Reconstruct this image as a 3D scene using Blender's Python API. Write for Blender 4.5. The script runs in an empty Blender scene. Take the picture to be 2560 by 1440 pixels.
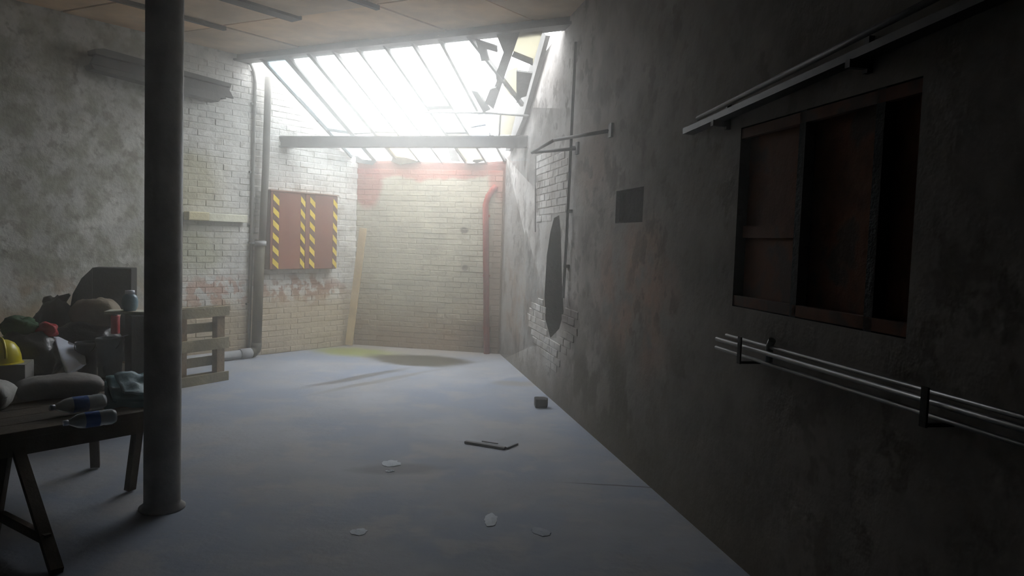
import bpy, bmesh, math, random
from mathutils import Vector, Matrix, noise
from mathutils.geometry import tessellate_polygon

# ------------------------------------------------------------------ camera, sky, exposure
SC = bpy.context.scene
SKY_ZENITH = 18.0
HAZE_DENSITY, HAZE_G = 0.078, 0.82
COL = SC.collection
FPX, EYE = 1900.0, 1.6
PITCH, ROLL = math.atan(118 / FPX), math.radians(1.95)
cF = Vector((0, math.cos(PITCH), -math.sin(PITCH)))
cU0 = Vector((0, math.sin(PITCH), math.cos(PITCH)))
cR0 = Vector((1, 0, 0))
cR = math.cos(ROLL) * cR0 + math.sin(ROLL) * cU0
cU = -math.sin(ROLL) * cR0 + math.cos(ROLL) * cU0
EYEP = Vector((0, 0, EYE))
cam_data = bpy.data.cameras.new('camera')
cam = bpy.data.objects.new('camera', cam_data)
COL.objects.link(cam)
cam_data.sensor_width = 36.0
cam_data.lens = 36.0 * FPX / 2560
cam_data.clip_start = 0.05
cam.matrix_world = Matrix(((cR.x, cU.x, -cF.x, 0), (cR.y, cU.y, -cF.y, 0), (cR.z, cU.z, -cF.z, EYE), (0, 0, 0, 1)))
SC.camera = cam

world = bpy.data.worlds.new('overcast_sky')
SC.world = world
world.use_nodes = True
bg = world.node_tree.nodes['Background']
# standard overcast sky: luminance grows from the horizon to the zenith as (1 + 2 sin h) / 3
_n, _l = world.node_tree.nodes, world.node_tree.links
_tc = _n.new('ShaderNodeTexCoord')
_sp = _n.new('ShaderNodeSeparateXYZ')
_l.new(_tc.outputs['Generated'], _sp.inputs[0])
_mr = _n.new('ShaderNodeMapRange')
_mr.inputs[1].default_value, _mr.inputs[2].default_value = 0.0, 1.0
_mr.inputs[3].default_value, _mr.inputs[4].default_value = SKY_ZENITH / 3, SKY_ZENITH
_l.new(_sp.outputs[2], _mr.inputs[0])
bg.inputs[0].default_value = (0.97, 0.98, 1.0, 1)
_l.new(_mr.outputs[0], bg.inputs[1])

vs = SC.view_settings
vs.view_transform = 'Standard'
vs.look = 'None'
vs.gamma = 1.0
vs.use_curve_mapping = False
vs.exposure = 0.0
SC.cycles.max_bounces = 6
SC.cycles.use_adaptive_sampling = True
SC.cycles.adaptive_threshold = 0.03
SC.cycles.diffuse_bounces = 3
SC.cycles.glossy_bounces = 3
SC.cycles.transmission_bounces = 4
SC.cycles.volume_bounces = 1
SC.cycles.transparent_max_bounces = 8
SC.cycles.sample_clamp_indirect = 4.0
SC.cycles.caustics_reflective = False
SC.cycles.caustics_refractive = False

# ------------------------------------------------------------------ pixel helpers (2560 x 1440 frame)
def ray(px, py):
    return cF + (px - 1280) / FPX * cR + (720 - py) / FPX * cU
def atz(px, py, z=0.0):
    d = ray(px, py)
    return EYEP + d * ((z - EYE) / d.z)
def aty(px, py, y):
    d = ray(px, py)
    return EYEP + d * (y / d.y)
def on_plane(px, py, p, n):
    d = ray(px, py)
    return EYEP + d * ((p - EYEP).dot(n) / d.dot(n))

# ------------------------------------------------------------------ mesh helpers
def box(bm, c, s, m=None):
    r = bmesh.ops.create_cube(bm, size=1.0)
    t = Matrix.Translation(Vector(c)) @ Matrix.Diagonal((s[0], s[1], s[2], 1))
    if m is not None:
        t = m @ t
    bmesh.ops.transform(bm, matrix=t, verts=r['verts'])
    return r['verts']
def frame_of(a, b, up=Vector((0, 0, 1))):
    x = (b - a).normalized()
    y = up.cross(x)
    if y.length < 1e-4:
        y = Vector((0, 1, 0)).cross(x)
    y.normalize()
    z = x.cross(y)
    return Matrix(((x.x, y.x, z.x), (x.y, y.y, z.y), (x.z, y.z, z.z)))
def bar(bm, a, b, w, h, up=Vector((0, 0, 1))):
    a, b = Vector(a), Vector(b)
    m = Matrix.Translation((a + b) / 2) @ frame_of(a, b, up).to_4x4()
    return box(bm, (0, 0, 0), ((b - a).length, w, h), m)
def tube(bm, pts, r, n=10, cap=True):
    pts = [Vector(p) for p in pts]
    rs = r if isinstance(r, (list, tuple)) else [r] * len(pts)
    rings = []
    t0 = (pts[1] - pts[0]).normalized()
    side = t0.orthogonal().normalized()
    for i, p in enumerate(pts):
        t = (pts[min(i + 1, len(pts) - 1)] - pts[max(i - 1, 0)]).normalized()
        side = (side - t * side.dot(t)).normalized()
        b = t.cross(side)
        rings.append([bm.verts.new(p + (side * math.cos(2 * math.pi * k / n) + b * math.sin(2 * math.pi * k / n)) * rs[i]) for k in range(n)])
    for u, v in zip(rings, rings[1:]):
        for k in range(n):
            bm.faces.new((u[k], u[(k + 1) % n], v[(k + 1) % n], v[k])).smooth = True
    if cap:
        bm.faces.new(rings[0][::-1])
        bm.faces.new(rings[-1])
def lathe(bm, prof, n=20, m=None):
    rings = []
    for r, z in prof:
        if r < 1e-5:
            p = Vector((0, 0, z))
            rings.append([bm.verts.new(m @ p if m else p)])
        else:
            ring = []
            for k in range(n):
                a = 2 * math.pi * k / n
                p = Vector((r * math.cos(a), r * math.sin(a), z))
                ring.append(bm.verts.new(m @ p if m else p))
            rings.append(ring)
    for u, v in zip(rings, rings[1:]):
        for k in range(n):
            if len(u) == 1 and len(v) == 1:
                continue
            if len(u) == 1:
                f = bm.faces.new((u[0], v[(k + 1) % n], v[k]))
            elif len(v) == 1:
                f = bm.faces.new((u[k], u[(k + 1) % n], v[0]))
            else:
                f = bm.faces.new((u[k], u[(k + 1) % n], v[(k + 1) % n], v[k]))
            f.smooth = True
def prism(bm, poly, d):
    """closed solid from a polygon of 3D points pushed along vector d"""
    d = Vector(d)
    a = [bm.verts.new(Vector(p)) for p in poly]
    b = [bm.verts.new(Vector(p) + d) for p in poly]
    for tri in tessellate_polygon([[Vector(p) for p in poly]]):
        bm.faces.new([a[i] for i in tri])
        bm.faces.new([b[i] for i in tri][::-1])
    n = len(poly)
    for i in range(n):
        bm.faces.new((a[i], b[i], b[(i + 1) % n], a[(i + 1) % n]))
def obj(name, bm, mat, parent=None, matrix=None, bevel=0.0):
    bmesh.ops.recalc_face_normals(bm, faces=bm.faces[:])
    me = bpy.data.meshes.new(name)
    bm.to_mesh(me)
    bm.free()
    for m in (mat if isinstance(mat, (list, tuple)) else [mat]):
        me.materials.append(m)
    o = bpy.data.objects.new(name, me)
    COL.objects.link(o)
    if parent:
        o.parent = parent
    if matrix is not None:
        o.matrix_local = matrix
    if bevel:
        b = o.modifiers.new('bevel', 'BEVEL')
        b.width = bevel
        b.segments = 2
        b.limit_method = 'ANGLE'
    return o
def tag(o, label=None, cat=None, group=None, kind=None):
    for k, v in (('label', label), ('category', cat), ('group', group), ('kind', kind)):
        if v:
            o[k] = v
    return o
def thing(name, label, cat, matrix=None, group=None):
    o = bpy.data.objects.new(name, None)
    o.empty_display_size = 0.1
    COL.objects.link(o)
    if matrix is not None:
        o.matrix_world = matrix
    return tag(o, label, cat, group)
BM = bmesh.new
def T(*p):
    return Matrix.Translation(Vector(p[0] if len(p) == 1 else p))
def RZ(a):
    return Matrix.Rotation(a, 4, 'Z')

# ------------------------------------------------------------------ procedural materials
def mat(name, base, rough=0.8, metal=0.0, var=0.25, scale=4.0, bump=0.15, bscale=30.0, layers=(), spec=0.3, obj_space=False):
    """layers: list of (mask spec list, colour[, roughness]); the masks of one layer are multiplied"""
    m = bpy.data.materials.new(name)
    m.use_nodes = True
    nt = m.node_tree
    N, L = nt.nodes, nt.links
    bs = N['Principled BSDF']
    bs.inputs['Roughness'].default_value = rough
    bs.inputs['Metallic'].default_value = metal
    bs.inputs['Specular IOR Level'].default_value = spec
    if obj_space:
        pos = N.new('ShaderNodeTexCoord').outputs['Object']
    else:
        pos = N.new('ShaderNodeNewGeometry').outputs['Position']
    cache = {}
    def nz(sc, detail=3.0, vec=None, rough_=0.6):
        if (sc, detail) in cache:
            return cache[sc, detail]
        n = cache[sc, detail] = N.new('ShaderNodeTexNoise')
        n.inputs['Scale'].default_value = sc
        n.inputs['Detail'].default_value = detail
        n.inputs['Roughness'].default_value = rough_
        L.new(vec or pos, n.inputs['Vector'])
        return n
    def maprange(v, a, b, c=0.0, d=1.0):
        n = N.new('ShaderNodeMapRange')
        n.interpolation_type = 'SMOOTHSTEP'
        for i, x in enumerate((a, b, c, d)):
            n.inputs[i + 1].default_value = x
        L.new(v, n.inputs[0])
        return n.outputs[0]
    def mixc(f, a, b, mode='MIX'):
        n = N.new('ShaderNodeMix')
        n.data_type = 'RGBA'
        n.blend_type = mode
        for s, i in ((f, 0), (a, 6), (b, 7)):
            if hasattr(s, 'links'):
                L.new(s, n.inputs[i])
            else:
                n.inputs[i].default_value = s if i == 0 else (*s[:3], 1)
        return n.outputs[2]
    n1 = nz(scale)
    lo = [c * (1 - var) for c in base]
    hi = [min(1, c * (1 + var)) for c in base]
    col = mixc(maprange(n1.outputs[0], 0.3, 0.7), lo, hi)
    def mask(spec_):
        if spec_[0] == 'noise':
            return maprange(nz(spec_[1], 3.0).outputs[0], spec_[2], spec_[3])
        if spec_[0] == 'z':
            # height band with a ragged edge: full below lo, none above hi (or the reverse)
            sep = N.new('ShaderNodeSeparateXYZ')
            off = nz(2.2, 2.0)
            ad = N.new('ShaderNodeMath')
            ad.operation = 'MULTIPLY_ADD'
            L.new(off.outputs[0], ad.inputs[0])
            ad.inputs[1].default_value = spec_[3] if len(spec_) > 3 else 0.5
            L.new(pos, sep.inputs[0])
            L.new(sep.outputs[2], ad.inputs[2])
            return maprange(ad.outputs[0], spec_[1], spec_[2])
        # ('ell', centre, rotz, (a, b, c), softness, distortion)
        _, c, rz, rad, soft, dist = spec_
        d = nz(2.2, 2.0)
        sub = N.new('ShaderNodeVectorMath')
        sub.operation = 'MULTIPLY_ADD'
        L.new(d.outputs[1], sub.inputs[0])
        sub.inputs[1].default_value = (dist,) * 3
        sub.inputs[2].default_value = (-dist / 2,) * 3
        ad = N.new('ShaderNodeVectorMath')
        ad.operation = 'ADD'
        L.new(pos, ad.inputs[0])
        L.new(sub.outputs[0], ad.inputs[1])
        mp = N.new('ShaderNodeMapping')
        mp.vector_type = 'TEXTURE'
        mp.inputs['Location'].default_value = c
        mp.inputs['Rotation'].default_value = (0, 0, rz)
        mp.inputs['Scale'].default_value = rad
        L.new(ad.outputs[0], mp.inputs['Vector'])
        ln = N.new('ShaderNodeVectorMath')
        ln.operation = 'LENGTH'
        L.new(mp.outputs[0], ln.inputs[0])
        return maprange(ln.outputs['Value'], 1 - soft, 1 + soft, 1.0, 0.0)
    for lay in layers:
        f = None
        for s in lay[0]:
            k = mask(s)
            if f is None:
                f = k
            else:
                mu = N.new('ShaderNodeMath')
                mu.operation = 'MULTIPLY'
                L.new(f, mu.inputs[0])
                L.new(k, mu.inputs[1])
                f = mu.outputs[0]
        if len(lay) > 2:
            mu = N.new('ShaderNodeMath')
            mu.operation = 'MULTIPLY'
            L.new(f, mu.inputs[0])
            mu.inputs[1].default_value = lay[2]
            f = mu.outputs[0]
        col = mixc(f, col, lay[1])
    L.new(col, bs.inputs['Base Color'])
    if bump:
        b = N.new('ShaderNodeBump')
        b.inputs['Strength'].default_value = bump
        b.inputs['Distance'].default_value = 0.03
        n2 = nz(bscale, 3.0)
        L.new(n2.outputs[0], b.inputs['Height'])
        L.new(b.outputs[0], bs.inputs['Normal'])
    return m

def glass_mat(name, tint, dirt, dirt_col):
    """window glass: light goes straight through, with a dusty film that scatters some of it"""
    m = bpy.data.materials.new(name)
    m.use_nodes = True
    nt = m.node_tree
    N, L = nt.nodes, nt.links
    N.remove(N['Principled BSDF'])
    out = N['Material Output']
    tr = N.new('ShaderNodeBsdfTransparent')
    tr.inputs[0].default_value = (*tint, 1)
    gl = N.new('ShaderNodeBsdfGlossy')
    gl.inputs['Roughness'].default_value = 0.08
    tl = N.new('ShaderNodeBsdfTranslucent')
    tl.inputs[0].default_value = (*dirt_col, 1)
    nzn = N.new('ShaderNodeTexNoise')
    nzn.inputs['Scale'].default_value = 3.0
    nzn.inputs['Detail'].default_value = 6
    geo = N.new('ShaderNodeNewGeometry')
    L.new(geo.outputs['Position'], nzn.inputs['Vector'])
    mr = N.new('ShaderNodeMapRange')
    mr.inputs[1].default_value = 0.3
    mr.inputs[2].default_value = 0.75
    mr.inputs[3].default_value = max(0, dirt - 0.15)
    mr.inputs[4].default_value = min(1, dirt + 0.15)
    L.new(nzn.outputs[0], mr.inputs[0])
    a = N.new('ShaderNodeMixShader')
    L.new(mr.outputs[0], a.inputs[0])
    L.new(tr.outputs[0], a.inputs[1])
    L.new(tl.outputs[0], a.inputs[2])
    b = N.new('ShaderNodeMixShader')
    b.inputs[0].default_value = 0.05
    L.new(a.outputs[0], b.inputs[1])
    L.new(gl.outputs[0], b.inputs[2])
    L.new(b.outputs[0], out.inputs['Surface'])
    return m

# ------------------------------------------------------------------ room frames
A2, B2 = Vector((-2.30, 11.10, 0)), Vector((-0.14, 10.65, 0))
ANG_L = math.radians(37)
dL = Vector((math.sin(ANG_L), math.cos(ANG_L), 0))
dB = (B2 - A2).normalized()
dR = (Vector((0.98, 4.86, 0)) - B2).normalized()
def wall_frame(o, d):
    y = Vector((-d.y, d.x, 0))
    return Matrix(((d.x, y.x, 0, o.x), (d.y, y.y, 0, o.y), (0, 0, 1, 0), (0, 0, 0, 1)))
LEN_L = 13.6 / dL.y
L0 = A2 - dL * LEN_L
LEN_R = -13.15 / dR.y
R1 = B2 + dR * LEN_R
WL, WB, WR = wall_frame(L0, dL), wall_frame(A2, dB), wall_frame(B2, dR)
LEN_B = (B2 - A2).length
def wp(W, px, py, off=0.0):
    """pixel -> (s, z) on a wall plane set off into the room by off"""
    x = W.to_3x3() @ Vector((1, 0, 0))
    n = W.to_3x3() @ Vector((0, 1, 0))
    p = on_plane(px, py, W.translation - n * off, n)
    q = p - W.translation
    return q.dot(x), p.z
def wpt(W, px, py, off=0.0):
    s, z = wp(W, px, py, off)
    return Vector((s, -off, z))          # wall-local point
ROT_L = math.atan2(dL.y, dL.x)
ROT_B = math.atan2(dB.y, dB.x)
ROT_R = math.atan2(dR.y, dR.x)
def wc(W, px, py):
    return tuple(W @ wpt(W, px, py))
def well(W, rot, px0, py0, px1, py1, soft=0.35, dist=0.25):
    """elliptical stain on a wall covering a pixel box"""
    a, b = wpt(W, px0, (py0 + py1) / 2), wpt(W, px1, (py0 + py1) / 2)
    t, u = wpt(W, (px0 + px1) / 2, py0), wpt(W, (px0 + px1) / 2, py1)
    c = W @ ((a + b) / 2)
    c.z = (t.z + u.z) / 2
    return ('ell', tuple(c), rot, (abs(b.x - a.x) / 2, 0.6, abs(t.z - u.z) / 2), soft, dist)
def fell(px, py, a, b, ang=0.0, soft=0.4, dist=0.3):
    p = atz(px, py)
    return ('ell', (p.x, p.y, 0), ang, (a, b, 0.6), soft, dist)

# ------------------------------------------------------------------ material set
WHITEWASH = (0.67, 0.66, 0.62)
BRICKRED = (0.42, 0.19, 0.11)
m_left = mat('limewashed_brick', WHITEWASH, 0.9, var=0.16, scale=3.0, bump=0.32, bscale=16, layers=[
    ([('noise', 5.0, 0.52, 0.7)], (0.46, 0.44, 0.38), 0.55),
    ([('noise', 13.0, 0.57, 0.72)], (0.34, 0.33, 0.29), 0.6),
    ([well(WL, ROT_L, -700, -300, 470, 1000, 0.15, 0.3), ('noise', 4.5, 0.40, 0.62)], (0.36, 0.36, 0.28), 0.8),
    ([well(WL, ROT_L, -700, -300, 470, 1000, 0.15, 0.3), ('noise', 9.0, 0.52, 0.66)], (0.30, 0.27, 0.24), 0.7),
    ([well(WL, ROT_L, -60, 700, 460, 840), ('noise', 4.0, 0.42, 0.6)], (0.45, 0.33, 0.22), 0.7),
    ([well(WL, ROT_L, 395, 690, 640, 785, 0.4, 0.3), ('noise', 7.0, 0.46, 0.54)], BRICKRED, 0.65),
    ([well(WL, ROT_L, 640, 690, 860, 765, 0.4, 0.2), ('noise', 5.0, 0.47, 0.55)], (0.30, 0.14, 0.08), 0.9),
    ([well(WL, ROT_L, 420, 390, 560, 520, 0.6, 0.4)], (0.46, 0.42, 0.25), 0.6),
    ([well(WL, ROT_L, 380, 560, 560, 680, 0.5, 0.4)], (0.40, 0.40, 0.27), 0.7),
    ([('z', 1.10, 0.75, 0.4)], (0.48, 0.38, 0.24), 0.8),
    ([('z', 0.40, 0.15, 0.3), ('noise', 3.0, 0.4, 0.6)], (0.36, 0.29, 0.20), 0.6)])
m_back = mat('limewashed_back_brick', (0.50, 0.465, 0.36), 0.9, var=0.14, scale=2.5, bump=0.25, bscale=16, layers=[
    ([('noise', 6.0, 0.55, 0.75)], (0.40, 0.36, 0.28), 0.6),
    ([('z', 1.35, 0.35, 0.7)], (0.30, 0.205, 0.12), 0.85),
    ([well(WB, ROT_B, 850, 375, 1310, 448, 0.15, 0.25)], (0.42, 0.10, 0.07), 0.75),
    ([well(WB, ROT_B, 880, 380, 955, 520, 0.2, 0.2)], (0.38, 0.10, 0.07), 0.8),
    ([well(WB, ROT_B, 1222, 380, 1300, 500, 0.2, 0.2)], (0.38, 0.10, 0.07), 0.75),
    ([well(WB, ROT_B, 1222, 440, 1300, 900, 0.3, 0.1)], (0.27, 0.18, 0.13), 0.7),  # corner shade right of the red pipe, painted into the brick
    ([well(WB, ROT_B, 1150, 800, 1300, 910, 0.4, 0.3)], (0.16, 0.12, 0.08), 0.7),
    ([well(WB, ROT_B, 1150, 568, 1172, 582, 0.3, 0.05)], (0.14, 0.12, 0.09)),
    ([well(WB, ROT_B, 1153, 662, 1169, 676, 0.3, 0.05)], (0.14, 0.12, 0.09))])
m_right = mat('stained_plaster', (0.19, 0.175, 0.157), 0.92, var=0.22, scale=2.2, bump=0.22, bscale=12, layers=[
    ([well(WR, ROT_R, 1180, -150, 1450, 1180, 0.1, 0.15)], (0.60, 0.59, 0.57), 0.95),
    ([well(WR, ROT_R, 1150, -200, 1600, 1250, 0.35, 0.6), ('noise', 2.0, 0.35, 0.6)], (0.42, 0.39, 0.36), 0.65),  # mottled pale plaster, spread softly to paint in the wall's light falloff
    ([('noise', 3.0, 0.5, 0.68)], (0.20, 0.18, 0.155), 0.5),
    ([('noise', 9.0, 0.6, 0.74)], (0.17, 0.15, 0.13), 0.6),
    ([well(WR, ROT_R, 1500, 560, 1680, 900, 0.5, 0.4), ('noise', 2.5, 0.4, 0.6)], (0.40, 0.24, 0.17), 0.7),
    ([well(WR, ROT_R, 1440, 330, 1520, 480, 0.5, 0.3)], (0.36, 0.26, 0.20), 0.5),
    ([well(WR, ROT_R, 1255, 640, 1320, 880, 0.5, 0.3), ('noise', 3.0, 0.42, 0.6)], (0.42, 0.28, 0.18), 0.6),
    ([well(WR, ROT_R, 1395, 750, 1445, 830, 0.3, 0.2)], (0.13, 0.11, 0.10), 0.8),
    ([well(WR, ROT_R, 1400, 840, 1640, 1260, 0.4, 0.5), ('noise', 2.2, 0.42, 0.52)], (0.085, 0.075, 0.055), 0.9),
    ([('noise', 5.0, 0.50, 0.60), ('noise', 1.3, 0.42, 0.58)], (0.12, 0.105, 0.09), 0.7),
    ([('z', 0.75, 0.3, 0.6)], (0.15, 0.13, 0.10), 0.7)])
m_hollow_shade = mat('shaded_hollow', (0.012, 0.0118, 0.0115), 1.0, var=0.4, scale=6, bump=0.6, bscale=14)  # near-black colour paints in the shade inside the wall recesses
m_dark_wall = mat('low_bounce_plaster', (0.06, 0.055, 0.05), 0.95, var=0.3)  # dark colour chosen so the unseen near wall bounces little light
m_floor = mat('dusty_concrete', (0.285, 0.30, 0.33), 0.75, var=0.10, scale=1.1, bump=0.12, bscale=20, layers=[
    ([('noise', 0.9, 0.42, 0.6)], (0.22, 0.255, 0.32), 0.9),
    ([('noise', 2.4, 0.50, 0.66)], (0.35, 0.34, 0.335), 0.6),
    ([('noise', 7.0, 0.56, 0.72)], (0.26, 0.26, 0.27), 0.5),
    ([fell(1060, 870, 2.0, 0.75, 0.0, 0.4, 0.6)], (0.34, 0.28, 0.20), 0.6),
    ([fell(890, 880, 0.60, 0.32, -0.3, 0.5, 0.4)], (0.24, 0.26, 0.07), 0.9),
    ([fell(1045, 900, 0.68, 0.42, -0.2, 0.25, 0.4)], (0.07, 0.06, 0.035), 0.95),
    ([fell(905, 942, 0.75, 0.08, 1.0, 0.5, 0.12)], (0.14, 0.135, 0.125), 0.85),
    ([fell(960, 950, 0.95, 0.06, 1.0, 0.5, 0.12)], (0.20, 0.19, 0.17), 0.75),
    ([fell(1290, 958, 0.25, 0.16, 0.2, 0.4, 0.3)], (0.22, 0.20, 0.17), 0.7),
    ([fell(1230, 878, 0.22, 0.25, 0, 0.4, 0.2)], (0.09, 0.08, 0.07), 0.9),
    ([fell(1000, 1170, 0.28, 0.12, 0.2, 0.4, 0.2)], (0.16, 0.16, 0.17), 0.7),
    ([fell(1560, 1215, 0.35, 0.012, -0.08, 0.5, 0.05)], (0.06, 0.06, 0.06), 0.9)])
m_ceil = mat('painted_ceiling_board', (0.76, 0.53, 0.33), 0.9, var=0.18, scale=1.6, bump=0.1)
m_ceil2 = mat('greyer_ceiling_board', (0.62, 0.47, 0.33), 0.9, var=0.18, scale=1.6, bump=0.1)
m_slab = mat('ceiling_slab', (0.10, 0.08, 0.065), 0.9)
m_steel = mat('dark_painted_steel', (0.07, 0.068, 0.065), 0.6, var=0.25, scale=5, bump=0.1)
m_column = mat('veil_grey_column', (0.36, 0.355, 0.34), 0.55, var=0.2, scale=4, bump=0.08)  # lightened to stand in for the bright veil over the column
m_greysteel = mat('grey_painted_steel', (0.09, 0.09, 0.086), 0.6, var=0.2, scale=5, bump=0.1)
m_frame = mat('weathered_glazing_bar', (0.16, 0.16, 0.155), 0.7, var=0.2)
m_glass = glass_mat('dusty_glass', (0.96, 0.98, 0.98), 0.12, (0.9, 0.92, 0.92))
m_glass_grey = glass_mat('grey_dirty_glass', (0.62, 0.68, 0.70), 0.45, (0.35, 0.40, 0.42))
m_glass_yellow = glass_mat('yellowed_glass', (0.80, 0.74, 0.58), 0.55, (0.45, 0.40, 0.28))
m_glass_cream = glass_mat('cream_coated_glass', (0.45, 0.44, 0.38), 0.85, (0.34, 0.33, 0.28))
m_plastic_sheet = glass_mat('thin_plastic_sheet', (0.75, 0.80, 0.88), 0.6, (0.55, 0.60, 0.68))
m_shard = mat('broken_dark_board', (0.12, 0.12, 0.115), 0.85, var=0.25)
m_wood = mat('raw_pine', (0.62, 0.47, 0.27), 0.75, var=0.15, scale=3, bump=0.1)
m_pallet = mat('weathered_pallet_wood', (0.26, 0.23, 0.15), 0.85, var=0.3, scale=4, bump=0.25)
m_palletblock = mat('pallet_block_wood', (0.25, 0.18, 0.11), 0.85, var=0.3, scale=6, bump=0.3)
m_bench = mat('dark_old_timber', (0.06, 0.045, 0.03), 0.8, var=0.35, scale=5, bump=0.2)
m_cab = mat('brown_painted_metal', (0.20, 0.065, 0.04), 0.55, var=0.12, scale=2.5, bump=0.03)
m_cabdark = mat('dark_brown_tape', (0.09, 0.03, 0.02), 0.55, var=0.1)
m_cabtop = mat('dull_brown_trim', (0.24, 0.13, 0.09), 0.6, var=0.1)
m_yellow = mat('hazard_yellow', (0.80, 0.60, 0.03), 0.5, var=0.08)
m_redpipe = mat('red_painted_pipe', (0.30, 0.065, 0.05), 0.6, var=0.2)
m_drain = mat('grimy_drainpipe', (0.07, 0.065, 0.045), 0.7, var=0.4, scale=3)
m_drain_up = mat('grey_drainpipe', (0.13, 0.125, 0.11), 0.7, var=0.2, scale=3)
m_pvc = mat('grey_plastic_pipe', (0.34, 0.35, 0.36), 0.5, var=0.15)
m_conduit = mat('dull_conduit', (0.20, 0.20, 0.185), 0.6, var=0.15)
m_cream = mat('cream_stone', (0.72, 0.65, 0.42), 0.85, var=0.15, bump=0.2)
m_pale = mat('pale_stone', (0.70, 0.69, 0.56), 0.85, var=0.12, bump=0.2)
m_rust = mat('rusty_sheet', (0.10, 0.034, 0.013), 0.85, var=0.4, scale=3.0, bump=0.08, layers=[([('noise', 3.0, 0.5, 0.62)], (0.04, 0.03, 0.025), 0.85)])
m_galv = mat('galvanised_pipe', (0.13, 0.135, 0.135), 0.35, metal=0.6, var=0.15, bump=0.02)
m_tray = mat('dull_tray_steel', (0.05, 0.05, 0.05), 0.5, metal=0.5, var=0.15, bump=0.02)
m_paper = mat('crumpled_paper', (0.58, 0.63, 0.68), 0.8, var=0.06)
m_blackblock = mat('charcoal_block', (0.03, 0.029, 0.028), 0.9, var=0.3, bump=0.3)
m_hat = mat('yellow_plastic_shell', (0.78, 0.66, 0.02), 0.3, var=0.03, bump=0.0, spec=0.5)
m_bag = mat('black_plastic_bag', (0.028, 0.028, 0.032), 0.38, var=0.2, bump=0.3, bscale=12, spec=0.5)
m_grey_sack = mat('grey_paper_sack', (0.33, 0.32, 0.31), 0.8, var=0.12, bump=0.25, bscale=10)
m_white_sack = mat('white_woven_sack', (0.48, 0.48, 0.46), 0.7, var=0.1, bump=0.3, bscale=12)
m_beige_sack = mat('beige_cloth_sack', (0.34, 0.29, 0.22), 0.85, var=0.15, bump=0.3, bscale=12)
m_film = mat('white_plastic_film', (0.75, 0.82, 0.95), 0.3, var=0.05, bump=0.25, bscale=6, spec=0.6)
m_card = mat('grey_cardboard', (0.36, 0.35, 0.33), 0.85, var=0.08)
m_teal = mat('teal_tarpaulin', (0.10, 0.19, 0.21), 0.5, var=0.2, bump=0.2, bscale=8)
m_tealpale = mat('pale_teal_sheet', (0.30, 0.42, 0.47), 0.5, var=0.1)
m_green = mat('dark_green_cloth', (0.05, 0.11, 0.055), 0.85, var=0.3, bump=0.3)
m_red = mat('red_plastic', (0.45, 0.03, 0.04), 0.5, var=0.1)
m_bucket = mat('grey_bucket_plastic', (0.22, 0.25, 0.26), 0.5, var=0.1)
m_bin = mat('charcoal_tub_plastic', (0.10, 0.10, 0.11), 0.5, var=0.15)
m_darkbox = mat('dark_carton', (0.022, 0.021, 0.020), 0.8, var=0.2)
m_blue = mat('blue_label_film', (0.06, 0.14, 0.42), 0.4, var=0.2)
m_bluejar = mat('blue_tinted_plastic', (0.22, 0.36, 0.46), 0.3, var=0.1, spec=0.5)
m_pet = bpy.data.materials.new('clear_bottle_plastic')
m_pet.use_nodes = True
_b = m_pet.node_tree.nodes['Principled BSDF']
_b.inputs['Base Color'].default_value = (0.80, 0.88, 0.93, 1)
_b.inputs['Roughness'].default_value = 0.15
_b.inputs['Transmission Weight'].default_value = 0.45
_b.inputs['IOR'].default_value = 1.2

# ------------------------------------------------------------------ structure: floor, ceiling, walls
CEIL = 3.78
SK_L = atz(620, 152, 3.70)
SK_R = atz(1340, 75, 3.70)
def line_hit(p, d, q, e):
    det = d.x * -e.y + e.x * d.y
    r = q - p
    t = (r.x * -e.y + e.x * r.y) / det
    return p + d * t
beam_d = Vector((SK_R.x - SK_L.x, SK_R.y - SK_L.y, 0)).normalized()
BL = line_hit(Vector((SK_L.x, SK_L.y, 0)), beam_d, A2, dL)       # beam meets the left wall
BR = line_hit(Vector((SK_L.x, SK_L.y, 0)), beam_d, B2, dR)       # beam meets the right wall

bm = BM()
prism(bm, [L0 + Vector((-0.4, -0.4, 0)), A2 + Vector((0, 0.5, 0)), B2 + Vector((0.4, 0.5, 0)), R1 + Vector((0.4, -0.4, 0))], (0, 0, -0.2))
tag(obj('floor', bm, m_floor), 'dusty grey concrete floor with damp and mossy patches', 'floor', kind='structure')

def poly_wall(name, W, outer, holes, mats, thick=0.3, hole_depth=0.2):
    """wall face in the (s, z) plane of W, thickened outwards, with recesses of their own depth"""
    bm = BM()
    loops = [[Vector((s, 0, z)) for s, z in outer]] + [[Vector((s, 0, z)) for s, z in h] for h in holes]
    flat = [v for l in loops for v in l]
    vs_ = [bm.verts.new(v) for v in flat]
    for tri in tessellate_polygon(loops):
        try:
            bm.faces.new([vs_[i] for i in tri])
        except ValueError:
            pass
    nb = len(outer)
    back = [bm.verts.new((s, thick, z)) for s, z in outer]
    for i in range(nb):
        j = (i + 1) % nb
        bm.faces.new((vs_[i], vs_[j], back[j], back[i]))
    for tri in tessellate_polygon([[Vector((s, 0, z)) for s, z in outer]]):
        bm.faces.new([back[i] for i in tri])
    k = nb
    for h in holes:
        n = len(h)
        inner = [bm.verts.new((s, hole_depth, z)) for s, z in h]
        for i in range(n):
            j = (i + 1) % n
            bm.faces.new((vs_[k + i], vs_[k + j], inner[j], inner[i])).material_index = 1
        for tri in tessellate_polygon([[Vector((s, 0, z)) for s, z in h]]):
            bm.faces.new([inner[i] for i in tri]).material_index = 1
        k += n
    o = obj(name, bm, mats)
    o.matrix_world = W
    return o

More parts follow.
